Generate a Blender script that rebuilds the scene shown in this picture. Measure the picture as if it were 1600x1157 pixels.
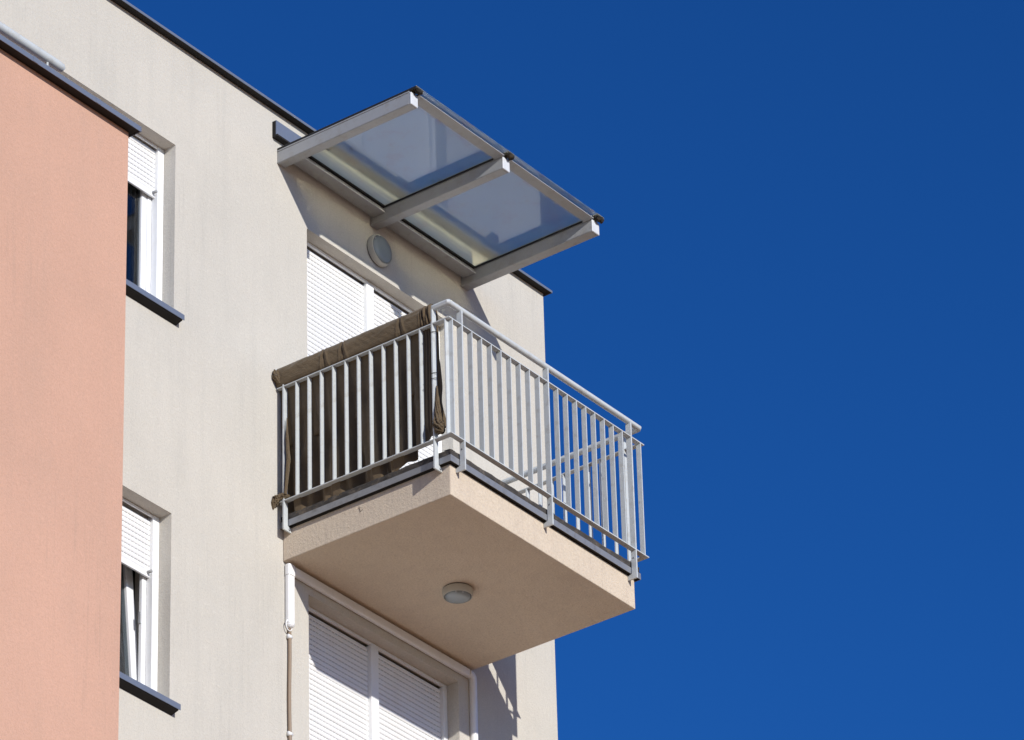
import bpy, math, random
from mathutils import Vector, Matrix, noise

random.seed(7)
sc = bpy.context.scene
for o in list(bpy.data.objects):
    bpy.data.objects.remove(o)
COL = sc.collection

# ------------------------------------------------------------------ camera
CAM = Vector((-22.620283, -18.532908, -16.129007))
RT = Vector((0.60417857, -0.79645483, -0.02505915))
UP = Vector((-0.40120657, -0.33121915, 0.85400654))
FW = Vector((0.68847770, 0.50591855, 0.51965842))
cd = bpy.data.cameras.new('camera')
cam = bpy.data.objects.new('camera', cd)
COL.objects.link(cam)
cam.matrix_world = Matrix(((RT.x, UP.x, -FW.x, CAM.x), (RT.y, UP.y, -FW.y, CAM.y), (RT.z, UP.z, -FW.z, CAM.z), (0, 0, 0, 1)))
cd.sensor_width = 36.0
cd.lens = 7965.5765 / 1600 * 36.0
cd.shift_y = -45.0 / 1600
cd.clip_start = 0.5
cd.clip_end = 6000
sc.camera = cam
GROUND = CAM.z - 1.65

# ------------------------------------------------------------------ sky and sun
SUN_TRAVEL = Vector((0.33, 1.0, -0.370)).normalized()
SUN_EL = math.asin(-SUN_TRAVEL.z)
SUN_AZ = math.atan2(-SUN_TRAVEL.x, -SUN_TRAVEL.y)      # clockwise from +Y
world = bpy.data.worlds.new('World')
sc.world = world
world.use_nodes = True
wn = world.node_tree.nodes
wl = world.node_tree.links
sky = wn.new('ShaderNodeTexSky')
sky.sky_type = 'NISHITA'
sky.sun_disc = False
sky.sun_elevation = SUN_EL
sky.sun_rotation = SUN_AZ
sky.altitude = 0
sky.air_density = 1.0
sky.dust_density = 0.2
sky.ozone_density = 10.0
gam = wn.new('ShaderNodeGamma')
gam.inputs['Gamma'].default_value = 1.25
hsv = wn.new('ShaderNodeHueSaturation')
hsv.inputs['Saturation'].default_value = 1.03
bg = wn['Background']
bg.inputs['Strength'].default_value = 0.084
wl.new(sky.outputs[0], gam.inputs['Color'])
wl.new(gam.outputs[0], hsv.inputs['Color'])
wl.new(hsv.outputs[0], bg.inputs['Color'])

sd = bpy.data.lights.new('sun', 'SUN')
sd.energy = 4.15
sd.angle = math.radians(0.53)
sd.color = (1.0, 0.955, 0.885)
sun = bpy.data.objects.new('sun', sd)
COL.objects.link(sun)
sun.rotation_euler = SUN_TRAVEL.to_track_quat('-Z', 'Y').to_euler()
sun.location = (-10, -30, 20)

sc.view_settings.view_transform = 'Standard'
sc.view_settings.look = 'None'
sc.view_settings.exposure = 0.0
sc.view_settings.gamma = 1.0
sc.view_settings.use_curve_mapping = False
sc.render.engine = 'CYCLES'
sc.cycles.max_bounces = 10
sc.cycles.transparent_max_bounces = 16
sc.cycles.caustics_refractive = True


# ------------------------------------------------------------------ materials
class Mat:
    def __init__(s, name):
        s.m = bpy.data.materials.new(name)
        s.m.use_nodes = True
        s.n = s.m.node_tree.nodes
        s.l = s.m.node_tree.links
        s.b = s.n['Principled BSDF']
        s.out = s.n['Material Output']
        s.tc = s.n.new('ShaderNodeTexCoord')

    def node(s, t, **kw):
        n = s.n.new(t)
        for k, v in kw.items():
            setattr(n, k, v)
        return n

    def link(s, a, b):
        s.l.new(a, b)

    def mapping(s, scale=(1, 1, 1), rot=(0, 0, 0), src='Object'):
        mp = s.node('ShaderNodeMapping')
        mp.inputs['Scale'].default_value = scale
        mp.inputs['Rotation'].default_value = rot
        s.link(s.tc.outputs[src], mp.inputs['Vector'])
        return mp.outputs[0]

    def noise(s, scale, detail=3, rough=0.6, vec=None):
        n = s.node('ShaderNodeTexNoise')
        n.inputs['Scale'].default_value = scale
        n.inputs['Detail'].default_value = detail
        n.inputs['Roughness'].default_value = rough
        s.link(vec if vec is not None else s.tc.outputs['Object'], n.inputs['Vector'])
        return n.outputs['Fac']

    def ramp(s, fac, stops):
        r = s.node('ShaderNodeValToRGB')
        els = r.color_ramp.elements
        while len(els) < len(stops):
            els.new(0.5)
        for e, (p, c) in zip(els, stops):
            e.position = p
            e.color = (c[0], c[1], c[2], 1) if not isinstance(c, (int, float)) else (c, c, c, 1)
        s.link(fac, r.inputs[0])
        return r.outputs[0]

    def mix(s, fac, a, b, mode='MIX'):
        n = s.node('ShaderNodeMix', data_type='RGBA', blend_type=mode)
        for sock, v in ((n.inputs[0], fac), (n.inputs[6], a), (n.inputs[7], b)):
            if isinstance(v, (int, float)):
                sock.default_value = v
            elif isinstance(v, tuple):
                sock.default_value = (v[0], v[1], v[2], 1)
            else:
                s.link(v, sock)
        return n.outputs[2]

    def math(s, op, a, b=None, clamp=False):
        n = s.node('ShaderNodeMath', operation=op)
        n.use_clamp = clamp
        for i, v in enumerate((a, b)):
            if v is None:
                continue
            if isinstance(v, (int, float)):
                n.inputs[i].default_value = v
            else:
                s.link(v, n.inputs[i])
        return n.outputs[0]

    def bump(s, h, strength, dist):
        b = s.node('ShaderNodeBump')
        b.inputs['Strength'].default_value = strength
        b.inputs['Distance'].default_value = dist
        s.link(h, b.inputs['Height'])
        s.link(b.outputs[0], s.b.inputs['Normal'])

    def set(s, color=None, rough=None, metal=None, spec=None):
        if color is not None:
            if isinstance(color, tuple):
                s.b.inputs['Base Color'].default_value = (*color[:3], 1)
            else:
                s.link(color, s.b.inputs['Base Color'])
        if rough is not None:
            if isinstance(rough, (int, float)):
                s.b.inputs['Roughness'].default_value = rough
            else:
                s.link(rough, s.b.inputs['Roughness'])
        if metal is not None:
            s.b.inputs['Metallic'].default_value = metal
        if spec is not None:
            s.b.inputs['Specular IOR Level'].default_value = spec
        return s


def scale_c(c, k):
    return tuple(min(1.0, x * k) for x in c)


def plaster(name, col, stain, grain=170.0, bump=0.5, streak=0.5, speck=0.10):
    M = Mat(name)
    big = M.noise(0.9, 4, 0.6)
    c = M.mix(M.ramp(big, [(0.35, 0), (0.75, 1)]), scale_c(col, 1.03), scale_c(col, 0.94))
    # rain streaks: drawn out in z, fine in x
    sv = M.mapping((9.0, 9.0, 0.55))
    st = M.noise(1.0, 6, 0.66, sv)
    stf = M.math('MULTIPLY', M.ramp(st, [(0.50, 0), (0.74, 1)]), streak)
    c = M.mix(stf, c, stain)
    sv2 = M.mapping((38.0, 38.0, 1.6))
    st2 = M.noise(1.0, 4, 0.6, sv2)
    patch = M.noise(0.8, 3, 0.5)
    f2 = M.math('MULTIPLY', M.ramp(st2, [(0.55, 0), (0.70, 1)]), M.ramp(patch, [(0.45, 0), (0.62, 1)]))
    c = M.mix(M.math('MULTIPLY', f2, streak * 0.9), c, scale_c(stain, 0.82))
    cl = M.noise(2.6, 6, 0.7)
    c = M.mix(M.math('MULTIPLY', M.ramp(cl, [(0.50, 0), (0.70, 1)]), streak * 0.7), c, stain)
    g = M.noise(grain, 4, 0.72)
    g2 = M.noise(grain * 0.42, 3, 0.6)
    c = M.mix(M.ramp(g, [(0.36, 1), (0.54, 0)]), c, M.mix(speck, c, scale_c(col, 0.30)))
    c = M.mix(M.ramp(g2, [(0.55, 0), (0.75, 1)]), c, M.mix(speck, c, scale_c(col, 1.5)))
    M.set(c, 0.92, 0.0, 0.25)
    M.b.inputs['Diffuse Roughness'].default_value = 0.7
    M.bump(M.math('ADD', g, M.math('MULTIPLY', g2, 0.8)), bump, 0.008)
    return M.m


def painted(name, col, rough=0.4, metal=0.0, var=0.06, dirt=None, dirt_amt=0.25, bump=0.06):
    M = Mat(name)
    n = M.noise(5.0, 4, 0.6)
    c = M.mix(n, scale_c(col, 1 + var), scale_c(col, 1 - var))
    if dirt:
        d = M.noise(14.0, 5, 0.7)
        c = M.mix(M.math('MULTIPLY', M.ramp(d, [(0.50, 0), (0.72, 1)]), dirt_amt), c, dirt)
    r = M.math('ADD', M.math('MULTIPLY', M.noise(9.0, 3, 0.6), 0.25), rough - 0.12)
    M.set(c, r, metal, 0.5)
    M.bump(M.noise(60.0, 3, 0.5), bump, 0.002)
    return M.m


M_WALL = plaster('cream_plaster', (0.620, 0.592, 0.530), (0.51, 0.495, 0.450), 84.0, 0.34, 0.32, 0.15)
M_PINK = plaster('pink_plaster', (0.622, 0.392, 0.292), (0.54, 0.365, 0.282), 84.0, 0.34, 0.34, 0.13)
M_SLAB = plaster('slab_plaster', (0.690, 0.592, 0.468), (0.57, 0.48, 0.39), 84.0, 0.55, 0.45, 0.19)
M_ANTH = painted('anthracite_sheet_metal', (0.135, 0.162, 0.225), 0.45, 0.0, 0.08, (0.22, 0.21, 0.20), 0.2)
M_SHADE = painted('underside_shade', (0.012, 0.010, 0.009), 0.9, 0.0, 0.2)  # near-black colour paints the shade under copings, sills and flashings
M_ZINC = painted('weathered_zinc', (0.27, 0.28, 0.30), 0.45, 0.35, 0.10, (0.12, 0.11, 0.10), 0.5)
M_RAIL = painted('pale_grey_rail_paint', (0.545, 0.575, 0.578), 0.42, 0.0, 0.05, (0.34, 0.31, 0.26), 0.5)
M_ALU = painted('grey_aluminium', (0.36, 0.37, 0.375), 0.42, 0.0, 0.05, (0.25, 0.22, 0.18), 0.5)
M_CAP = painted('white_end_cap', (0.66, 0.68, 0.70), 0.4, 0.0, 0.04, (0.42, 0.40, 0.36), 0.3)
M_RUBBER = painted('black_gasket', (0.012, 0.012, 0.012), 0.7)
M_WHITE = painted('white_plastic', (0.83, 0.84, 0.84), 0.38, 0.0, 0.02, (0.66, 0.64, 0.60), 0.2)
M_LAMPB = painted('lamp_housing_plastic', (0.48, 0.46, 0.40), 0.5, 0.0, 0.05, (0.30, 0.27, 0.22), 0.4)
M_DIRT = painted('moss_dirt', (0.022, 0.017, 0.012), 0.95, 0.0, 0.5, (0.16, 0.12, 0.07), 0.5)
M_DARKEDGE = painted('dark_floor_build_up', (0.045, 0.040, 0.036), 0.9, 0.0, 0.4, (0.20, 0.16, 0.12), 0.6, 0.6)
M_TILE = painted('balcony_floor_tile', (0.42, 0.36, 0.29), 0.6, 0.0, 0.08)
M_CABLE = painted('brown_cable', (0.27, 0.20, 0.14), 0.6, 0.0, 0.1)
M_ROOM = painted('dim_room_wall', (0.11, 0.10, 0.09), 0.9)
M_CURT = painted('grey_curtain', (0.55, 0.55, 0.55), 0.9)
M_WIRE = painted('thin_wire', (0.03, 0.025, 0.02), 0.6)


def mat_slat():
    M = Mat('white_shutter_slat')
    sep = M.node('ShaderNodeSeparateXYZ')
    M.link(M.tc.outputs['Object'], sep.inputs[0])
    joint = M.math('LESS_THAN', sep.outputs[2], 0.0042)
    dash = M.math('LESS_THAN', M.math('FRACT', M.math('MULTIPLY', sep.outputs[0], 30.0)), 0.78)
    f = M.math('MULTIPLY', joint, dash)
    n = M.noise(3.0, 3, 0.6)
    base = M.mix(n, (0.86, 0.86, 0.85), (0.80, 0.80, 0.79))
    dustn = M.noise(7.0, 5, 0.7)
    base = M.mix(M.math('MULTIPLY', M.ramp(dustn, [(0.5, 0), (0.75, 1)]), 0.25), base, (0.66, 0.64, 0.58))
    c = M.mix(f, base, (0.40, 0.40, 0.39))
    M.set(c, 0.4, 0.0, 0.5)
    return M.m


def mat_cloth():
    M = Mat('olive_brown_canvas')
    n = M.noise(6.0, 5, 0.65)
    c = M.mix(n, (0.165, 0.117, 0.064), (0.092, 0.064, 0.035))
    f = M.noise(30.0, 4, 0.7)
    c = M.mix(M.math('MULTIPLY', M.ramp(f, [(0.55, 0), (0.75, 1)]), 0.4), c, (0.215, 0.160, 0.095))
    M.set(c, 0.85, 0.0, 0.25)
    M.b.inputs['Sheen Weight'].default_value = 0.15
    wv = M.node('ShaderNodeTexWave')
    wv.inputs['Scale'].default_value = 260.0
    M.link(M.tc.outputs['Object'], wv.inputs['Vector'])
    M.bump(M.math('ADD', M.math('MULTIPLY', wv.outputs['Fac'], 0.25), M.noise(38.0, 4, 0.6)), 0.5, 0.006)
    return M.m


def mat_glass():
    """dusty flat canopy glass: pane reflects by its angle, lets tinted light through"""
    M = Mat('dusty_canopy_glass')
    M.n.remove(M.b)
    lw = M.node('ShaderNodeLayerWeight')
    lw.inputs['Blend'].default_value = 0.5
    f5 = M.math('POWER', lw.outputs['Facing'], 5.0)
    fr = M.math('ADD', M.math('MULTIPLY', f5, 0.90), 0.085)
    rf_ = M.node('ShaderNodeBsdfRefraction')
    rf_.inputs['Color'].default_value = (0.89, 0.915, 0.82, 1)
    rf_.inputs['IOR'].default_value = 1.07
    rf_.inputs['Roughness'].default_value = 0.32
    tp = M.node('ShaderNodeBsdfTransparent')
    tp.inputs['Color'].default_value = (0.97, 0.84, 0.66, 1)
    tr = M.node('ShaderNodeMixShader')
    tr.inputs[0].default_value = 0.24
    M.link(rf_.outputs[0], tr.inputs[1]); M.link(tp.outputs[0], tr.inputs[2])
    gl = M.node('ShaderNodeBsdfGlossy')
    gl.inputs['Roughness'].default_value = 0.0
    gl.inputs['Color'].default_value = (1, 1, 1, 1)
    mx = M.node('ShaderNodeMixShader')
    M.link(fr, mx.inputs[0]); M.link(tr.outputs[0], mx.inputs[1]); M.link(gl.outputs[0], mx.inputs[2])
    df = M.node('ShaderNodeBsdfDiffuse')
    tl = M.node('ShaderNodeBsdfTranslucent')
    rust = M.noise(5.0, 6, 0.72)
    dc = M.mix(M.ramp(rust, [(0.52, 0), (0.60, 1)]), (0.54, 0.57, 0.51), (0.52, 0.33, 0.22))
    M.link(dc, df.inputs[0]); M.link(dc, tl.inputs[0])
    dd = M.node('ShaderNodeMixShader')
    dd.inputs[0].default_value = 0.6
    M.link(df.outputs[0], dd.inputs[1]); M.link(tl.outputs[0], dd.inputs[2])
    dust = M.noise(2.2, 6, 0.68)
    spots = M.noise(16.0, 5, 0.75)
    amt = M.math('ADD', M.ramp(dust, [(0.30, 0.045), (0.72, 0.14)]), M.math('MULTIPLY', M.ramp(spots, [(0.56, 0), (0.68, 1)]), 0.13))
    sy = M.node('ShaderNodeSeparateXYZ')
    M.link(M.tc.outputs['Object'], sy.inputs[0])
    edge = M.math('MULTIPLY', M.math('LESS_THAN', sy.outputs[1], -1.06), M.ramp(spots, [(0.42, 0.0), (0.62, 0.20)]))
    amt = M.math('ADD', amt, edge)
    m2 = M.node('ShaderNodeMixShader')
    M.link(amt, m2.inputs[0]); M.link(mx.outputs[0], m2.inputs[1]); M.link(dd.outputs[0], m2.inputs[2])
    M.link(m2.outputs[0], M.out.inputs['Surface'])
    return M.m


def mat_pane():
    M = Mat('window_pane_glass')
    M.n.remove(M.b)
    lw = M.node('ShaderNodeLayerWeight')
    lw.inputs['Blend'].default_value = 0.5
    fr = M.math('ADD', M.math('MULTIPLY', M.math('POWER', lw.outputs['Facing'], 5.0), 0.9), 0.09)
    tr = M.node('ShaderNodeBsdfTransparent')
    tr.inputs['Color'].default_value = (0.62, 0.66, 0.68, 1)
    gl = M.node('ShaderNodeBsdfGlossy')
    gl.inputs['Roughness'].default_value = 0.01
    mx = M.node('ShaderNodeMixShader')
    M.link(fr, mx.inputs[0]); M.link(tr.outputs[0], mx.inputs[1]); M.link(gl.outputs[0], mx.inputs[2])
    M.link(mx.outputs[0], M.out.inputs['Surface'])
    return M.m


def mat_lens():
    M = Mat('lamp_lens_ribbed_glass')
    wv = M.node('ShaderNodeTexWave')
    wv.inputs['Scale'].default_value = 55.0
    M.link(M.tc.outputs['Object'], wv.inputs['Vector'])
    M.set((0.23, 0.26, 0.27), 0.22, 0.0, 0.7)
    M.bump(wv.outputs['Fac'], 0.25, 0.003)
    return M.m


def mat_ground():
    M = Mat('warm_bounce_ground')  # unseen ground, coloured strongly warm to bounce light onto the undersides
    br = M.node('ShaderNodeTexBrick')
    br.inputs['Scale'].default_value = 1.6
    br.inputs['Color1'].default_value = (0.48, 0.25, 0.10, 1)
    br.inputs['Color2'].default_value = (0.42, 0.22, 0.095, 1)
    br.inputs['Mortar'].default_value = (0.22, 0.17, 0.12, 1)
    M.link(M.tc.outputs['Object'], br.inputs['Vector'])
    M.set(M.mix(M.noise(0.25, 4, 0.6), br.outputs[0], (0.44, 0.235, 0.105)), 0.9)
    return M.m


M_SLAT = mat_slat()
M_CLOTH = mat_cloth()
M_GLASS = mat_glass()
M_PANE = mat_pane()
M_LENS = mat_lens()
M_GROUND = mat_ground()


# ------------------------------------------------------------------ mesh helpers
class MB:
    def __init__(s):
        s.v, s.f, s.sm = [], [], False

    def box(s, x0, x1, y0, y1, z0, z1):
        x0, x1 = min(x0, x1), max(x0, x1)
        y0, y1 = min(y0, y1), max(y0, y1)
        z0, z1 = min(z0, z1), max(z0, z1)
        b = len(s.v)
        s.v += [(x0, y0, z0), (x1, y0, z0), (x1, y1, z0), (x0, y1, z0), (x0, y0, z1), (x1, y0, z1), (x1, y1, z1), (x0, y1, z1)]
        s.f += [tuple(b + i for i in q) for q in ((0, 3, 2, 1), (4, 5, 6, 7), (0, 1, 5, 4), (1, 2, 6, 5), (2, 3, 7, 6), (3, 0, 4, 7))]
        return s

    def quad(s, a, b, c, d):
        n = len(s.v)
        s.v += [a, b, c, d]
        s.f.append((n, n + 1, n + 2, n + 3))
        return s

    def prism(s, pts, axis, a0, a1):
        """closed 2D outline (counter-clockwise) pushed along an axis: x -> (y,z), y -> (x,z), z -> (x,y)"""
        b = len(s.v)
        n = len(pts)
        for a in (a0, a1):
            for p in pts:
                s.v.append({'x': (a, p[0], p[1]), 'y': (p[0], a, p[1]), 'z': (p[0], p[1], a)}[axis])
        s.f.append(tuple(b + i for i in range(n - 1, -1, -1)))
        s.f.append(tuple(b + n + i for i in range(n)))
        for i in range(n):
            j = (i + 1) % n
            s.f.append((b + i, b + j, b + n + j, b + n + i))
        return s

    def tube(s, path, r, n=14, caps=True):
        path = [Vector(p) for p in path]
        rr = r if isinstance(r, (list, tuple)) else [r] * len(path)
        b = len(s.v)
        prev = None
        for i, p in enumerate(path):
            if i == 0:
                t = (path[1] - p).normalized()
            elif i == len(path) - 1:
                t = (p - path[i - 1]).normalized()
            else:
                t = ((p - path[i - 1]).normalized() + (path[i + 1] - p).normalized()).normalized()
            ref = Vector((0, 0, 1)) if abs(t.z) < 0.9 else Vector((1, 0, 0))
            u = prev - t * prev.dot(t) if prev is not None else ref.cross(t)
            if u.length < 1e-6:
                u = ref.cross(t)
            u.normalize()
            w = t.cross(u)
            prev = u
            # widen at the mitre so the tube keeps its width round a corner
            k = 1.0
            if 0 < i < len(path) - 1:
                k = 1.0 / max(0.7, t.dot((p - path[i - 1]).normalized()))
            for a in range(n):
                an = 2 * math.pi * a / n
                s.v.append(tuple(p + (u * math.cos(an) * k + w * math.sin(an)) * rr[i]))
        for i in range(len(path) - 1):
            for a in range(n):
                c = (a + 1) % n
                s.f.append((b + i * n + a, b + i * n + c, b + (i + 1) * n + c, b + (i + 1) * n + a))
        if caps:
            s.f.append(tuple(b + a for a in range(n - 1, -1, -1)))
            e = b + (len(path) - 1) * n
            s.f.append(tuple(e + a for a in range(n)))
        s.sm = True
        return s

    def lathe(s, prof, n=40, frame=None):
        """profile (radius, height) turned about local z; frame maps a local point to the world"""
        b = len(s.v)
        for (r, h) in prof:
            for a in range(n):
                an = 2 * math.pi * a / n
                p = (r * math.cos(an), r * math.sin(an), h)
                s.v.append(tuple(frame(p)) if frame else p)
        for i in range(len(prof) - 1):
            for a in range(n):
                c = (a + 1) % n
                s.f.append((b + i * n + a, b + i * n + c, b + (i + 1) * n + c, b + (i + 1) * n + a))
        e = b + (len(prof) - 1) * n
        s.f.append(tuple(e + a for a in range(n)))
        s.sm = True
        return s

    def grid(s, fn, nu, nv):
        b = len(s.v)
        for i in range(nu + 1):
            for j in range(nv + 1):
                s.v.append(tuple(fn(i / nu, j / nv)))
        for i in range(nu):
            for j in range(nv):
                a = b + i * (nv + 1) + j
                s.f.append((a, a + 1, a + nv + 2, a + nv + 1))
        s.sm = True
        return s

    def mesh(s, name, m):
        me = bpy.data.meshes.new(name)
        me.from_pydata(s.v, [], s.f)
        me.materials.append(m)
        me.update()
        if s.sm:
            for p in me.polygons:
                p.use_smooth = True
        return me

    def build(s, name, m, parent=None, bevel=0.0, auto=False):
        o = bpy.data.objects.new(name, s.mesh(name, m))
        COL.objects.link(o)
        o.parent = parent
        if bevel > 0:
            md = o.modifiers.new('edge', 'BEVEL')
            md.width = bevel
            md.segments = 2
            md.limit_method = 'ANGLE'
            md.angle_limit = math.radians(40)
        if auto:
            o.data.set_sharp_from_angle(angle=math.radians(38))
        return o


def thing(name, label, cat, group=None, loc=(0, 0, 0)):
    o = bpy.data.objects.new(name, None)
    COL.objects.link(o)
    o.empty_display_size = 0.2
    o.location = loc
    o['label'] = label
    o['category'] = cat
    if group:
        o['group'] = group
    return o


def copy_of(o, parent, loc):
    c = o.copy()
    COL.objects.link(c)
    c.parent = parent
    c.location = loc
    return c


# ------------------------------------------------------------------ ground
g = MB().quad((-2500, -2500, GROUND), (2500, -2500, GROUND), (2500, 2500, GROUND), (-2500, 2500, GROUND)).build('ground', M_GROUND)
g['kind'] = 'structure'

# ------------------------------------------------------------------ cream apartment building
XL, XR, ZT = -12.0, 3.0, 3.50
FLOOR = 2.85
DX0, DX1 = 0.265, 1.872          # balcony door opening
WX0, WX1 = -5.0, -1.118          # window opening
ROOMD = 0.30
OPEN = [(DX0, DX1, 0.30, 2.715), (DX0, DX1, 0.30 - FLOOR, 2.715 - FLOOR),
        (WX0, WX1, 1.345, 2.690), (WX0, WX1, 1.345 - FLOOR, 2.690 - FLOOR + 0.035)]
building = thing('apartment_building', 'cream plastered apartment building with flat roof and white roller shutters', 'building')


def facade():
    m = MB()
    xs = sorted({XL, XR} | {v for o in OPEN for v in o[:2]})
    zs = sorted({GROUND - 0.2, ZT} | {v for o in OPEN for v in o[2:]})
    for i in range(len(xs) - 1):
        for j in range(len(zs) - 1):
            cx, cz = (xs[i] + xs[i + 1]) / 2, (zs[j] + zs[j + 1]) / 2
            if any(o[0] < cx < o[1] and o[2] < cz < o[3] for o in OPEN):
                continue
            m.quad((xs[i], 0, zs[j]), (xs[i + 1], 0, zs[j]), (xs[i + 1], 0, zs[j + 1]), (xs[i], 0, zs[j + 1]))
    for (a, b, c, d) in OPEN:
        y = ROOMD
        m.quad((a, 0, c), (b, 0, c), (b, y, c), (a, y, c))
        m.quad((a, 0, d), (a, y, d), (b, y, d), (b, 0, d))
        m.quad((a, 0, c), (a, y, c), (a, y, d), (a, 0, d))
        m.quad((b, 0, c), (b, 0, d), (b, y, d), (b, y, c))
    Y = 11.0
    z0 = GROUND - 0.2
    m.quad((XR, 0, z0), (XR, Y, z0), (XR, Y, ZT), (XR, 0, ZT))
    m.quad((XL, 0, z0), (XL, 0, ZT), (XL, Y, ZT), (XL, Y, z0))
    m.quad((XL, Y, z0), (XL, Y, ZT), (XR, Y, ZT), (XR, Y, z0))
    m.quad((XL, 0, ZT), (XR, 0, ZT), (XR, Y, ZT), (XL, Y, ZT))
    return m


facade().build('wall', M_WALL, building)

# metal roof edge: folded sheet, hollow below, shade inside painted near-black
rf = MB()
OV, OVS = 0.062, 0.032
rf.box(XL, XR + OVS, -OV, -OV + 0.004, 3.497, 3.516)
rf.box(XL, XR + OVS, -OV + 0.004, 0.4, 3.512, 3.516)
rf.box(XR + OVS - 0.004, XR + OVS, -OV + 0.004, 11, 3.497, 3.512)
rf.box(XL, XR + OVS, 0.4, 11, 3.512, 3.515)
roof_edge = rf.build('roof_edge_flashing', M_ANTH, building)
roof_edge['label'] = 'dark sheet metal edge along the flat roof'
for x in (-9.3, -6.9, -4.5, -2.1, 0.35, 2.2):
    MB().box(x, x + 0.05, -OV - 0.0016, -OV - 0.0002, 3.4975, 3.5165).build('sheet_lap', M_ANTH, building)
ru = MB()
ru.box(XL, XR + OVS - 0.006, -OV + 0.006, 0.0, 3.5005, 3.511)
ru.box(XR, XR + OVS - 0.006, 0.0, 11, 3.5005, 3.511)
ru.build('roof_edge_shade', M_SHADE, building)

# flashing plate let into the wall above the canopy
pl = MB()
pl.box(-0.104, 2.105, -0.034, -0.029, 3.286, 3.402)
plate = pl.build('wall_flashing', M_ANTH, building)
plate['label'] = 'blue grey flashing plate above the glass canopy'
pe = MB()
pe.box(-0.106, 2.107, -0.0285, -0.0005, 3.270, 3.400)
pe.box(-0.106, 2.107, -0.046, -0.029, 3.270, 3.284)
pe.build('flashing_shade', M_SHADE, building)  # near-black body and lip paint the plate's shaded side and underside

# roller shutters -------------------------------------------------------------
PITCH = 0.037


def slat_mesh(w):
    prof = [(0.004, 0.0), (-0.001, 0.0055), (-0.0045, 0.013), (-0.005, 0.021), (-0.003, 0.030), (0.001, 0.0362), (0.006, 0.0362), (0.006, 0.0)]
    return MB().prism(prof, 'x', 0.0, w).mesh('slat', M_SLAT)


def shutter(label, x0, x1, ztop, zbot, y):
    sh = MB().box(x0, x1, y - 0.007, y + 0.008, zbot, zbot + 0.045).build('roller_shutter', M_WHITE, building, 0.003)
    sh['label'] = label
    me = slat_mesh(x1 - x0)
    z = zbot + 0.046
    while z < ztop - 0.01:
        o = bpy.data.objects.new('slat', me)
        COL.objects.link(o)
        o.parent = sh
        o.location = (x0, y + random.uniform(-0.0006, 0.0006), z)
        o.rotation_euler = (random.uniform(-0.03, 0.03), 0, 0)
        z += PITCH
    return sh


YS = 0.128
for k, (lab1, lab2) in enumerate((('sunlit left roller shutter behind the balcony', 'sunlit right roller shutter behind the balcony'),
                                  ('shaded left roller shutter below the balcony', 'shaded right roller shutter below the balcony'))):
    dz = -FLOOR * k
    shutter(lab1, DX0 + 0.002, 1.040, 2.690 + dz, 0.305 + dz, YS)
    shutter(lab2, 1.122, DX1 - 0.045, 2.690 + dz, 0.305 + dz, YS)
    fr = MB()
    fr.box(DX0 + 0.001, DX1 - 0.001, 0.098, 0.120, 2.6935 + dz, 2.714 + dz)      # head strip
    fr.box(1.041, 1.121, 0.094, 0.150, 0.302 + dz, 2.6925 + dz)                  # mullion
    fr.box(DX1 - 0.044, DX1 - 0.001, 0.096, 0.150, 0.302 + dz, 2.6925 + dz)
    fr.build('shutter_frame', M_WHITE, building, 0.003)
    MB().box(DX0, DX1, 0.160, 0.20, 0.302 + dz, 2.714 + dz).build('door_panel', M_RUBBER, building)

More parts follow.
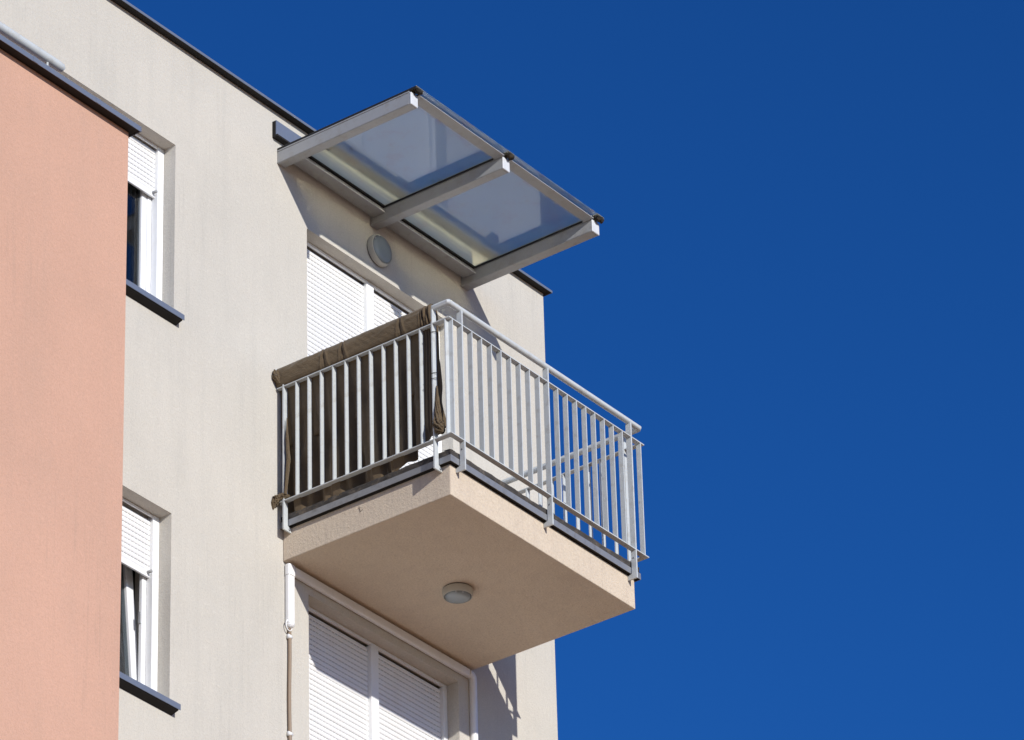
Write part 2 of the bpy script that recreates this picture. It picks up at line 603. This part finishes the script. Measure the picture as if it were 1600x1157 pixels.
# windows ---------------------------------------------------------------------
for k in range(2):
    dz = -FLOOR * k
    top = OPEN[2 + k][3]
    bot = OPEN[2 + k][2]
    w = MB()
    w.box(WX1 - 0.062, WX1 - 0.001, 0.098, 0.150, bot + 0.001, top - 0.001)       # shutter guide rail
    w.box(WX0, WX1 - 0.063, 0.100, 0.112, top - 0.022, top - 0.001)
    win = w.build('window', M_WHITE, building, 0.004)
    win['label'] = ('upper window with its shutter half down' if k == 0 else 'lower window with a tilted sash and its shutter half down')
    # fixed frame steps
    f = MB()
    f.box(WX1 - 0.098, WX1 - 0.030, 0.152, 0.180, bot + 0.001, top - 0.001)
    f.box(WX0, WX1 - 0.099, 0.154, 0.178, bot + 0.001, bot + 0.09)
    f.build('window_frame', M_WHITE, win, 0.006)
    if k == 0:
        f = MB()
        f.box(WX1 - 0.150, WX1 - 0.099, 0.158, 0.196, bot + 0.092, top - 0.05)
        f.box(WX1 - 0.9, WX1 - 0.830, 0.158, 0.196, bot + 0.092, top - 0.05)
        f.box(WX1 - 0.829, WX1 - 0.151, 0.159, 0.195, bot + 0.092, bot + 0.16)
        f.build('sash', M_WHITE, win, 0.006)
        MB().box(WX1 - 0.829, WX1 - 0.151, 0.176, 0.190, bot + 0.161, top - 0.05).build('pane', M_PANE, win)
    else:
        # tilted sash leaning into the room at the top
        s = MB()
        for (a, b, c, d) in ((WX1 - 0.135, WX1 - 0.065, 0, 1.16), (WX1 - 0.95, WX1 - 0.865, 0, 1.16), (WX1 - 0.864, WX1 - 0.136, 0, 0.085), (WX1 - 0.864, WX1 - 0.136, 1.075, 1.16)):
            s.box(a, b, -0.028, 0.028, c, d)
        sash = s.build('sash', M_WHITE, win, 0.006)
        sash.location = (0, 0.212, bot + 0.095)
        sash.rotation_euler = (math.radians(-4.8), 0, 0)
        p = MB().box(WX1 - 0.863, WX1 - 0.137, -0.008, 0.008, 0.086, 1.074).build('pane', M_PANE, win)
        p.location = sash.location
        p.rotation_euler = sash.rotation_euler
        hb = MB().box(WX1 - 0.110, WX1 - 0.100, 0.156, 0.172, bot + 0.60, bot + 0.68).build('hinge', M_ALU, win)
    sz = 2.288 if k == 0 else -0.577
    sh = shutter('white roller shutter half lowered over the %s window' % ('upper' if k == 0 else 'lower'), WX0 + 0.01, WX1 - 0.063, top - 0.03, sz, YS)
    st = MB().tube([(WX1 - 0.085, YS - 0.008, sz + 0.030), (WX1 - 0.085, YS - 0.040, sz + 0.030)], 0.011, 10).build('shutter_stop', M_ALU, sh)
    # curtain folds in the dim room
    def cur(u, v, dz=dz, bot=bot, top=top):
        x = (WX1 - 0.95 + u * 0.93) if dz < 0 else (WX1 - 0.10 + u * 0.30)
        return (x, 0.40 + 0.03 * math.sin(u * 46) + 0.015 * math.sin(u * 91 + 1), bot - 0.1 + v * (top - bot + 0.2))
    MB().grid(cur, 70, 4).build('curtain', M_CURT, win)
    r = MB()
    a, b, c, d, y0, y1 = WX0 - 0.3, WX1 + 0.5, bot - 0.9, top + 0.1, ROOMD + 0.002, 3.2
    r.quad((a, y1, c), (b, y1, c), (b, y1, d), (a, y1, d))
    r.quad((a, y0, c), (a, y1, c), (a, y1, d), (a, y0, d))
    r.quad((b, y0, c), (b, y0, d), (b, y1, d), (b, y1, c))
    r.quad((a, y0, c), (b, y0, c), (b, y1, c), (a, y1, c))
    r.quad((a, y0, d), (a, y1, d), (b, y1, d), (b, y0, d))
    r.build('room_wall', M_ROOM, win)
    # metal sill, folded sheet; shade below it painted as a near-black strip
    s = MB()
    s.prism([(0.10, bot + 0.040), (-0.062, bot + 0.004), (-0.066, bot + 0.004), (-0.066, bot - 0.036), (-0.062, bot - 0.036), (-0.062, bot - 0.001), (0.10, bot + 0.035)], 'x', WX0, WX1 + 0.032)
    s.build('window_sill', M_ANTH, building)
    MB().prism([(0.0, bot - 0.058), (0.0, bot + 0.006), (-0.058, bot - 0.006), (-0.058, bot - 0.040)], 'x', WX0, WX1 + 0.020).build('sill_shade', M_SHADE, building)

# ------------------------------------------------------------------ pink wing in front
PY, PX, PZ = -1.30, -3.068, 1.235
wing = thing('apartment_wing', 'salmon pink plastered wing in front of the cream facade', 'building')
MB().box(XL, PX, PY, -0.002, GROUND - 0.2, PZ).build('wall', M_PINK, wing)
c = MB()
co = 0.070
c.box(XL, PX + 0.040, PY - co, PY - co + 0.004, PZ - 0.004, PZ + 0.032)
c.box(PX + 0.036, PX + 0.040, PY - co + 0.004, -0.004, PZ - 0.004, PZ + 0.032)
c.prism([(PY - co + 0.004, PZ + 0.028), (PY - co + 0.004, PZ + 0.032), (PY + 0.22, PZ + 0.020), (PY + 0.22, PZ + 0.016)][::-1], 'x', XL, PX + 0.036)
cap = c.build('parapet_cap', M_ANTH, wing)
cap['label'] = 'blue grey metal cap along the pink parapet'
for x in (-8.4, -6.0, -4.02, -3.45):
    MB().box(x, x + 0.045, PY - co - 0.0018, PY - co - 0.0002, PZ - 0.0035, PZ + 0.0325).build('sheet_lap', M_ANTH, wing)
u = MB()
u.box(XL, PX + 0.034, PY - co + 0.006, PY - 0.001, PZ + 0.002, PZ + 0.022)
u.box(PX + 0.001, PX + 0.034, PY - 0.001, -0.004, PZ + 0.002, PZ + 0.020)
u.build('cap_shade', M_SHADE, wing)  # near-black strip paints the shade under the cap

hr = thing('terrace_handrail', 'white round handrail ending above the pink parapet cap', 'handrail')
MB().tube([(XL, PY + 0.10, 1.487), (PX - 0.56, PY + 0.10, 1.487), (PX - 0.515, PY + 0.10, 1.484), (PX - 0.500, PY + 0.10, 1.478)], [0.031, 0.031, 0.029, 0.020], 18).build('tube', M_RAIL, hr, auto=True)
for i in range(5):
    x = PX - 0.64 - 1.3 * i
    MB().tube([(x, PY + 0.10, 1.463), (x, PY + 0.10, 1.40), (x, PY + 0.12, PZ + 0.02)], 0.008, 8).build('bracket', M_RAIL, hr)

# ------------------------------------------------------------------ balcony
W, D, RO = 2.0152, 1.3877, 0.0764
balcony = thing('balcony', 'projecting balcony slab with plain plaster underside', 'balcony')
MB().box(0, W, -D, -0.001, 0.0, 0.226).build('slab', M_SLAB, balcony, 0.006)
MB().box(0.004, W - 0.004, -D + 0.004, -0.001, 0.2265, 0.318).build('floor_build_up', M_DARKEDGE, balcony)


def ragged(p0, p1, n, inward):
    # uneven edge of the floor layers, standing on the drip flashing
    m = MB()
    p0, p1, inw = Vector(p0), Vector(p1), Vector(inward)

    def f(u_, v_):
        p = p0.lerp(p1, u_)
        k = 0.006 * noise.noise(Vector((u_ * n, v_ * 4, p0.x * 3))) + 0.003 * noise.noise(Vector((u_ * n * 4, v_ * 9, 1.0)))
        zt = 0.318 + 0.006 * noise.noise(Vector((u_ * n * 0.7, 5.0, p0.y)))
        if v_ < 0.7:
            return p + Vector((0, 0, 0.2725 + (zt - 0.2725) * v_ / 0.7)) + inw * (0.004 + k)
        return p + Vector((0, 0, zt + 0.003 * (v_ - 0.7) / 0.3)) + inw * (0.004 + k + 0.05 * (v_ - 0.7) / 0.3)
    return m.grid(f, n * 6, 10).build('floor_edge', M_DARKEDGE, balcony)


ragged((-0.028, -D - 0.028, 0), (W + 0.028, -D - 0.028, 0), 26, (0, 1, 0))
ragged((-0.028, -0.003, 0), (-0.028, -D - 0.026, 0), 18, (1, 0, 0))
ragged((W + 0.028, -D - 0.026, 0), (W + 0.028, -0.003, 0), 18, (-1, 0, 0))
z = MB()
zo = 0.032
z.box(-zo, W + zo, -D - zo, -D - zo + 0.003, 0.226, 0.272)
z.box(-zo, -zo + 0.003, -D - zo + 0.003, -0.002, 0.226, 0.272)
z.box(W + zo - 0.003, W + zo, -D - zo + 0.003, -0.002, 0.226, 0.272)
z.box(-zo + 0.003, W + zo - 0.003, -D - zo + 0.003, -D + 0.003, 0.268, 0.272)
z.box(-zo + 0.003, 0.003, -D + 0.003, -0.002, 0.268, 0.272)
z.box(W - 0.003, W + zo - 0.003, -D + 0.003, -0.002, 0.268, 0.272)
z.build('drip_flashing', M_ZINC, balcony)
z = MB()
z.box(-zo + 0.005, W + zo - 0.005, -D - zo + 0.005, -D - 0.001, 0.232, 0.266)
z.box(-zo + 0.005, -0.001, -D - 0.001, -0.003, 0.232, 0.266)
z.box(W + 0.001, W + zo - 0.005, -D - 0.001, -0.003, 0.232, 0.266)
z.build('flashing_shade', M_SHADE, balcony)  # near-black strips paint the shade under the drip flashing
tm = MB().box(0.0015, 0.3285, 0.0015, 0.3285, 0.0, 0.012).mesh('floor_tile', M_TILE)
nx, ny = 6, 4
for i in range(nx):
    for j in range(ny):
        o = bpy.data.objects.new('floor_tile', tm)
        COL.objects.link(o)
        o.parent = balcony
        o.location = (0.012 + i * 0.3318, -D + 0.020 + j * 0.3400, 0.3225)

railing = thing('balcony_railing', 'pale grey steel railing with flat upright bars round the balcony', 'railing')
Z_T, Z_B = 1.273, 0.400
FY = -D - RO                      # front outer line
LX, RX = -RO, W + RO              # side outer lines
BW = 0.038                        # depth of the flat bars
for nm, zz in (('top_bar', Z_T), ('bottom_bar', Z_B)):
    MB().box(LX, RX, FY, FY + 0.041, zz - 0.004, zz + 0.004).build(nm, M_RAIL, railing, 0.001)
    MB().box(LX, LX + 0.041, FY + 0.0415, -0.012, zz - 0.004, zz + 0.004).build(nm, M_RAIL, railing, 0.001)
    MB().box(RX - 0.041, RX, FY + 0.0415, -0.012, zz - 0.004, zz + 0.004).build(nm, M_RAIL, railing, 0.001)
SP = 0.10435
bz0, bz1 = Z_B + 0.0045, Z_T - 0.0045
fbar = MB().box(-0.008, 0, 0.001, BW, 0, bz1 - bz0).mesh('baluster', M_RAIL)
sbar = MB().box(0.001, BW, 0, 0.008, 0, bz1 - bz0).mesh('baluster', M_RAIL)


def bar(me, loc):
    o = bpy.data.objects.new('baluster', me)
    COL.objects.link(o)
    o.parent = railing
    o.location = loc
    o.rotation_euler = (random.uniform(-0.0012, 0.0012), random.uniform(-0.0012, 0.0012), random.uniform(-0.012, 0.012))


FPOST = (1, 10, 19)
for i in range(21):
    if i not in FPOST:
        bar(fbar, (-0.034 + SP * i, FY, bz0))
SPOST = (1, 13 - 0)
ys = [-1.4295 + SP * i for i in range(14)]
for i, y in enumerate(ys):
    if i in SPOST:
        continue
    bar(sbar, (LX, y, bz0))
    if y > FY + 0.06:
        bar(sbar, (RX - BW - 0.002, y, bz0))
HZ = 1.400
HR = 0.0215
ZF = 0.183                        # foot of the posts


def front_post(x):
    # flat post with a foot bent in to the slab edge
    pts = [(FY - 0.001, ZF), (-D - 0.001, ZF), (-D - 0.001, ZF + 0.030), (FY + 0.040, ZF + 0.042), (FY + 0.042, HZ - HR + 0.004), (FY - 0.001, HZ - HR + 0.004)]
    MB().prism(pts, 'x', x - 0.012, x).build('post', M_RAIL, railing, 0.0012)
    MB().tube([(x - 0.014, FY + 0.020, Z_B - 0.06), (x - 0.012, FY + 0.020, Z_B - 0.06)], 0.007, 8).build('bolt', M_ZINC, railing)


def foot_bolt(p, q):
    MB().tube([p, q], 0.009, 6).build('bolt', M_ZINC, railing)


def side_post(y, s):
    if s < 0:
        o, i_, e = LX, LX + 0.042, -0.001
    else:
        o, i_, e = RX, RX - 0.042, W + 0.001
    pts = [(o + s * 0.001, ZF), (e, ZF), (e, ZF + 0.030), (o - s * 0.040, ZF + 0.042), (i_, HZ - HR + 0.004), (o + s * 0.001, HZ - HR + 0.004)]
    if s > 0:
        pts = pts[::-1]
    MB().prism(pts[::-1], 'y', y, y + 0.012).build('post', M_RAIL, railing, 0.0012)
    foot_bolt((o - s * 0.055, y - 0.004, ZF + 0.017), (o - s * 0.055, y - 0.0002, ZF + 0.017))


for i in FPOST:
    front_post(-0.034 + SP * i)
for i in SPOST:
    for s in (-1, 1):
        side_post(ys[i] if i == 1 else -0.073, s)
hx0, hx1, hy = LX + 0.0215, RX - 0.0215, FY + 0.0215
MB().tube([(hx0, -0.004, HZ), (hx0, hy + 0.004, HZ), (hx0 + 0.004, hy, HZ), (hx1 - 0.012, hy, HZ), (hx1, hy + 0.012, HZ), (hx1, -0.004, HZ)], HR, 20).build('handrail', M_RAIL, railing, auto=True)
for x in (hx0, hx1):
    MB().tube([(x, -0.008, HZ), (x, -0.0005, HZ)], 0.036, 20).build('wall_plate', M_RAIL, railing, auto=True)

# ------------------------------------------------------------------ glass canopy
canopy = thing('glass_canopy', 'flat glass canopy on three grey beams above the balcony', 'canopy')
BZ0, BZ1, BY = 3.082, 3.178, -1.156
BEAMS = ((-0.054, 0.020), (0.970, 1.044), (2.003, 2.085))
for n, (a, b) in enumerate(BEAMS):
    bm = MB()
    bm.box(a, b, BY, -0.001, BZ0, BZ1)
    beam = bm.build('beam', M_ALU, canopy, 0.004)
    # edge beads along the beam and the glazing flange on top
    bd = MB()
    bd.box(a - 0.0022, a - 0.0002, BY + 0.012, -0.003, BZ0 + 0.004, BZ0 + 0.016)
    bd.box(a - 0.003, b + 0.003, BY + 0.004, -0.003, BZ1 + 0.0005, BZ1 + 0.0105)
    bd.build('bead', M_ALU, beam, 0.001)
    MB().box(a - 0.002, b + 0.002, BY - 0.012, BY - 0.0005, BZ0 - 0.002, BZ1 + 0.001).build('end_cap', M_CAP, beam, 0.006)
    MB().box(a + 0.004, b - 0.004, BY + 0.002, -0.004, BZ1 + 0.011, BZ1 + 0.0155).build('gasket', M_RUBBER, beam)
    MB().box(a - 0.001, a + 0.0035, BY - 0.052, -0.004, BZ1 + 0.0115, BZ1 + 0.0290).build('edge_seal', M_RUBBER, beam) if n == 0 else None
    # strip screwed over the glass joint
    MB().box(a + 0.004, b - 0.002, BY - 0.055, -0.012, BZ1 + 0.0295, BZ1 + 0.0340).build('cover_strip', M_ALU, beam, 0.001)
GZ = BZ1 + 0.006
GY = BY - 0.060
for (a, b) in ((-0.050, 1.0055), (1.0085, 2.0845)):
    MB().box(a + 0.0005, b, GY, -0.014, GZ + 0.010, GZ + 0.022).build('glass_panel', M_GLASS, canopy)
for (a, b) in ((BEAMS[0][1], BEAMS[1][0]), (BEAMS[1][1], BEAMS[2][0])):
    pu = MB()
    pu.prism([(-0.028, 3.140), (-0.132, 3.140), (-0.132, 3.148), (-0.120, 3.180), (-0.028, 3.180)][::-1], 'x', a + 0.0005, b - 0.0005)
    pu.build('wall_purlin', M_ALU, canopy, 0.001)
    MB().box(a + 0.001, b - 0.001, -0.1350, -0.1325, 3.139, 3.147).build('purlin_lit_edge', M_CAP, canopy)  # whiter strip paints the sunlit outer edge of the purlin
    MB().box(a + 0.002, b - 0.002, -0.139, -0.030, 3.1815, GZ + 0.0095).build('gasket', M_RUBBER, canopy)
    pu = MB()
    pu.box(a + 0.0005, b - 0.0005, -1.178, -1.096, 3.179, 3.186)
    pu.build('front_purlin', M_ALU, canopy, 0.0015)
    MB().box(a + 0.0005, b - 0.0005, -1.1805, -1.1785, 3.179, 3.1865).build('front_lip', M_CAP, canopy, 0.0005)
    MB().box(a + 0.002, b - 0.002, -1.165, -1.110, 3.1865, GZ + 0.0095).build('gasket', M_RUBBER, canopy)
# black joints along the beams inside the panes
for x in (BEAMS[1][0] - 0.016, BEAMS[2][0] - 0.016):
    MB().box(x + 0.009, x + 0.0155, BY + 0.07, -0.141, BZ1 + 0.001, GZ + 0.0095).build('gasket', M_RUBBER, canopy)


def lump(c, r, sx, sy, sz, seed):
    m = MB()
    nu, nv = 14, 9

    def f(u_, v_):
        th, ph = 2 * math.pi * u_, math.pi * v_
        d = Vector((math.sin(ph) * math.cos(th), math.sin(ph) * math.sin(th), math.cos(ph)))
        k = r * (1 + 0.55 * noise.noise(d * 2.3 + Vector((seed, 0, 0))) + 0.35 * noise.noise(d * 6.0 + Vector((0, seed, 0))))
        return (c[0] + d.x * k * sx, c[1] + d.y * k * sy, c[2] + d.z * k * sz)
    return m.grid(f, nu, nv)


for n, (a, b) in enumerate(BEAMS):
    x = (a + b) / 2
    lump((x + 0.010, BY - 0.040, GZ + 0.004), 0.022, 1.5, 1.0, 0.9, n * 3.1).build('dirt_clump', M_DIRT, canopy)
    lump((x + 0.004, BY - 0.030, GZ + 0.027), 0.013, 1.6, 1.2, 0.7, n * 5.7 + 2).build('dirt_clump', M_DIRT, canopy)
random.seed(11)
for k in range(9):
    lump((random.uniform(0.1, 1.95), random.uniform(-1.0, -0.25), GZ + 0.0235), random.uniform(0.004, 0.009), 1.6, 1.0, 0.35, k * 1.7).build('dead_leaf', M_DIRT, canopy)


# ------------------------------------------------------------------ lamps
def lamp(name, label, c, ax_r, ax_u, ax_n, R_, H):
    t = thing(name, label, 'lamp', None, tuple(c))

    def fr(off=(0, 0, 0), tilt=0.0):
        def f(p):
            q = Vector(p) + Vector(off)
            y = q.y * math.cos(tilt) - q.z * math.sin(tilt)
            zz = q.y * math.sin(tilt) + q.z * math.cos(tilt)
            return ax_r * q.x + ax_u * y + ax_n * zz
        return f
    MB().lathe([(R_ * 0.97, 0.002), (R_ * 0.97, 0.008)], 40, fr()).build('seal', M_RUBBER, t, auto=True)
    MB().lathe([(R_, 0.008), (R_ * 1.01, H * 0.35), (R_ * 0.98, H * 0.70), (R_ * 0.95, H * 0.90), (R_ * 0.91, H * 0.94), (R_ * 0.885, H * 0.86), (R_ * 0.88, H * 0.55)], 48, fr()).build('housing', M_LAMPB, t, auto=True)
    MB().lathe([(R_ * 0.87, H * 0.60), (R_ * 0.86, H * 0.92), (R_ * 0.80, H * 1.05), (R_ * 0.55, H * 1.18), (R_ * 0.2, H * 1.23)], 48, fr()).build('lens', M_LENS, t, auto=True)

    for sgn in (118, 150):
        an = math.radians(sgn)
        p = fr()((R_ * 0.86 * math.cos(an), R_ * 0.86 * math.sin(an), H * 0.86))
        q = fr()((R_ * 0.80 * math.cos(an), R_ * 0.80 * math.sin(an), H * 1.05))
        MB().tube([p, q], 0.007, 8).build('clip', M_ALU, t)
    return t


X_, Y_, Z_ = Vector((1, 0, 0)), Vector((0, 1, 0)), Vector((0, 0, 1))
lamp('wall_lamp', 'round beige outdoor lamp on the wall under the glass canopy', Vector((1.040, 0.0, 2.905)), X_, Z_, -Y_, 0.118, 0.055)
lamp('ceiling_lamp', 'round beige outdoor lamp on the underside of the balcony slab', Vector((1.035, -0.645, 0.0)), X_, -Y_, -Z_, 0.102, 0.062)

# ------------------------------------------------------------------ cable duct and cable
duct = thing('cable_duct', 'white plastic cable duct running under the balcony and down the wall', 'cable duct')
random.seed(5)


def rounded(a0, a1, b0, b1, r, k=4):
    pts = []
    for (cx, cy, s) in ((a1 - r, b0 + r, -90), (a1 - r, b1 - r, 0), (a0 + r, b1 - r, 90), (a0 + r, b0 + r, 180)):
        for i in range(k + 1):
            an = math.radians(s + 90 * i / k)
            pts.append((cx + r * math.cos(an), cy + r * math.sin(an)))
    return pts


def tag_lab(o, t):
    o['label'] = t
    return o


v = MB()
v.prism(rounded(0.012, 0.076, -0.044, -0.002, 0.014), 'z', -0.455, -0.102)
v.prism(rounded(0.009, 0.079, -0.047, -0.002, 0.015), 'z', -0.1015, -0.022)
v.tube([(0.044, -0.022, -0.4555), (0.044, -0.022, -0.468), (0.044, -0.022, -0.478), (0.044, -0.022, -0.484)], [0.031, 0.029, 0.022, 0.012], 20)
v.sm = False
v.build('vertical_section', M_WHITE, duct, 0.002)
h = MB()
h.prism(rounded(-0.040, -0.002, -0.078, -0.016, 0.012), 'x', 0.082, 1.955)
h.build('horizontal_section', M_WHITE, duct, 0.002)
e = MB()
path = [(1.9555, -0.021, -0.047), (1.985, -0.021, -0.050), (2.002, -0.021, -0.064), (2.008, -0.021, -0.09), (2.008, -0.021, -2.3)]
e.tube(path, [0.030, 0.030, 0.029, 0.028, 0.028], 14)
e.build('corner_section', M_WHITE, duct, auto=True)
ring = MB()
pts = [(0.030 + 0.034 * math.sin(t) * 0.9, -0.026, -0.470 - 0.040 * math.cos(t)) for t in [i * 2 * math.pi / 20 for i in range(21)]]
ring.tube(pts, 0.004, 8)
ring.build('clip_ring', M_WHITE, duct)
cable = thing('wall_cable', 'thin brown cable hanging below the white cable duct', 'cable')
pts = [(0.046 + 0.003 * math.sin(i * 0.9), -0.016, -0.478 - 0.10 * i) for i in range(26)]
MB().tube(pts, 0.0125, 10).build('cable', M_CABLE, cable)
for zz in (-0.545, -1.25, -1.95):
    MB().tube([(0.030, -0.016, zz), (0.062, -0.016, zz)], 0.016, 10).build('clip', M_WHITE, cable)


# ------------------------------------------------------------------ canvas screen on the left side of the railing
screen = thing('canvas_screen', 'olive brown canvas sheet draped over the left side railing', 'canvas sheet')
PROF = [(-0.026, 0.405), (-0.026, 0.48), (-0.026, 0.70), (-0.026, 1.00), (-0.028, 1.20), (-0.034, 1.262), (-0.052, 1.281), (-0.074, 1.286), (-0.081, 1.308),
        (-0.085, 1.345), (-0.087, 1.380), (-0.082, 1.408), (-0.068, 1.426), (-0.048, 1.429), (-0.028, 1.418), (-0.012, 1.390), (-0.006, 1.30), (-0.002, 1.10), (0.002, 0.85)]
LEN = [0.0]
for a, b in zip(PROF, PROF[1:]):
    LEN.append(LEN[-1] + math.hypot(a[0] - b[0], a[1] - b[1]))


def prof_at(t):
    s = t * LEN[-1]
    for i in range(len(PROF) - 1):
        if s <= LEN[i + 1] + 1e-9:
            k = (s - LEN[i]) / (LEN[i + 1] - LEN[i])
            a, b = PROF[i], PROF[i + 1]
            return a[0] + (b[0] - a[0]) * k, a[1] + (b[1] - a[1]) * k
    return PROF[-1]


PINCH = (0.31, 0.43, 0.80, 0.945, 0.975)      # creases where the canvas is gathered over the tube
YA, YB = -0.012, -1.318


def cloth(u_, v_):
    x, z = prof_at(v_)
    y = YA + (YB - YA) * u_
    # parametrise so that more rows fall on the roll
    hang = max(0.0, min(1.0, (1.25 - z) / 0.8)) if x < -0.020 else 0.0
    roll = max(0.0, min(1.0, (z - 1.272) / 0.03)) if x < -0.02 else 0.0
    fold = 0.012 * math.sin(u_ * 31 + 1.2 * math.sin(u_ * 9)) + 0.007 * math.sin(u_ * 73 + 2 + z * 3) + 0.012 * noise.noise(Vector((y * 7, z * 3.0, 0.0)))
    fold += 0.010 * noise.noise(Vector((y * 9 + z * 6, z * 2 - y * 3, 4.0)))
    x += min(1.0, hang * 3) * max(-0.009, fold * 1.7 + 0.010) * (0.6 + hang)
    if hang > 0.9:
        z += (hang - 0.9) * 10 * (-0.170 + 0.235 * max(0.0, (u_ - 0.60) / 0.4) + 0.006 * noise.noise(Vector((y * 5, 0, 9))))
    if z < 0.37 and x < -0.004:
        x = max(x, -0.018)
    # roll: sagging wrinkles
    n1 = noise.noise(Vector((y * 11 + z * 14, z * 26, 1.0)))
    n2 = noise.noise(Vector((y * 30 + z * 30, z * 60, 3.0)))
    n3 = noise.noise(Vector((y * 16 - z * 22, z * 6, 7.0)))
    k = roll * (0.0035 * n1 + 0.0015 * n2 + 0.006 * max(0.0, 0.25 - abs(n3)) * 4 * 0.25)
    for p in PINCH:
        # a pinched fold fanning out towards the bar below
        fan = max(0.0, min(1.0, (1.415 - z) / 0.12))
        d = (u_ - p - fan * 0.010) / (0.0035 + 0.0040 * fan)
        k -= roll * 0.010 * math.exp(-d * d) * (0.35 + fan)
        d2 = (u_ - p - 0.012 - fan * 0.020) / (0.004 + 0.004 * fan)
        k += roll * 0.007 * math.exp(-d2 * d2) * (0.35 + fan)
        d3 = (u_ - p + 0.010 + fan * 0.012) / 0.006
        k += roll * 0.004 * math.exp(-d3 * d3) * (0.35 + fan)
    ox, oz = x + 0.055, z - 1.37
    l = math.hypot(ox, oz) + 1e-6
    if roll > 0:
        x += ox / l * k
        z += oz / l * k
    # gathered right end
    if u_ > 0.93:
        q = (u_ - 0.93) / 0.07
        x += 0.006 * math.sin(q * 26) * (1 - 0.3 * hang)
        if hang > 0:
            y -= 0.028 * q * hang
    return (x, y, z)


NV = 90
sheet = MB()
vs = []
# more samples on the roll
for j in range(NV + 1):
    t = j / NV
    vs.append(t)
knots = [(0.0, 0.0), (0.36, LEN[5] / LEN[-1]), (0.80, LEN[15] / LEN[-1]), (1.0, 1.0)]


def remap(t):
    for (a, b), (c_, d_) in zip(knots, knots[1:]):
        if t <= c_ + 1e-9:
            return b + (d_ - b) * (t - a) / (c_ - a)
    return 1.0


sheet.grid(lambda a, b: cloth(a, remap(b)), 420, NV)
so = sheet.build('sheet', M_CLOTH, screen)
md = so.modifiers.new('thick', 'SOLIDIFY')
md.thickness = 0.003


def crumple(path, radii, seed, name, tw=9.0, amp=0.38):
    """gathered canvas: a twisted, ridged strand"""
    m = MB()
    pts = [Vector(p) for p in path]
    n = len(pts) - 1

    def f(u_, v_):
        s = u_ * n
        i = min(int(s), n - 1)
        k = s - i
        k = k * k * (3 - 2 * k)
        p = pts[i].lerp(pts[i + 1], k)
        r = radii[i] + (radii[i + 1] - radii[i]) * k
        t = (pts[i + 1] - pts[i]).normalized()
        a = t.cross(Vector((0.3, 1, 0.2))).normalized()
        b = t.cross(a)
        an = 2 * math.pi * v_
        rr = r * (1 + amp * (abs(math.sin(4.0 * an + u_ * tw)) - 0.6) * 0.9 + 0.35 * amp * noise.noise(Vector((math.cos(an) * 1.4 + seed, math.sin(an) * 1.4, u_ * 9))))
        rr *= 1 + 0.22 * (abs(noise.noise(Vector((math.cos(an) * 2.2, math.sin(an) * 2.2 + seed, u_ * 30)))) * 2 - 0.5)
        return p + a * rr * math.cos(an) + b * rr * math.sin(an)
    m.grid(f, 110, 48)
    return m.build(name, M_CLOTH, screen)


crumple([(-0.058, -1.338, 0.80), (-0.062, -1.344, 0.66), (-0.066, -1.350, 0.58), (-0.070, -1.352, 0.50), (-0.066, -1.368, 0.455), (-0.06, -1.385, 0.430)],
        [0.004, 0.014, 0.021, 0.032, 0.032, 0.010], 2.0, 'gathered_corner', 14.0, 0.5)
crumple([(-0.045, -0.110, 0.430), (-0.070, -0.060, 0.435), (-0.085, -0.015, 0.420), (-0.100, -0.004, 0.385), (-0.105, -0.006, 0.345)],
        [0.006, 0.022, 0.030, 0.024, 0.004], 5.0, 'gathered_corner')
crumple([(-0.070, -0.095, 1.02), (-0.073, -0.098, 0.86), (-0.066, -0.104, 0.70), (-0.070, -0.094, 0.58), (-0.074, -0.082, 0.44)],
        [0.003, 0.010, 0.013, 0.012, 0.010], 8.0, 'loose_edge', 4.0, 0.25)
crumple([(-0.060, -0.004, 1.405), (-0.086, -0.014, 1.385), (-0.094, -0.024, 1.350), (-0.080, -0.040, 1.300)],
        [0.010, 0.026, 0.028, 0.008], 11.0, 'roll_end', 6.0, 0.3)
# cord ties round the post
for (zz, dx) in ((1.215, 0.0), (0.905, 0.004), (0.86, -0.003)):
    pts = []
    for i in range(15):
        an = 2 * math.pi * i / 14
        pts.append((-0.055 + dx + 0.030 * math.cos(an), ys[1] + 0.004 + 0.017 * math.sin(an), zz + 0.012 * math.cos(an)))
    MB().tube(pts, 0.0022, 6).build('cord_tie', M_WIRE, screen)
# frayed threads and wires hanging from the sheet edge
for (pp) in ([(-0.035, -0.90, 0.37), (-0.036, -0.91, 0.32), (-0.034, -0.905, 0.285)],
             [(-0.0015, -0.640, 0.175), (-0.0015, -0.648, 0.150), (-0.0015, -0.650, 0.135), (-0.0015, -0.672, 0.150)]):
    MB().tube(pp, 0.0012, 6).build('loose_thread', M_WIRE, screen)
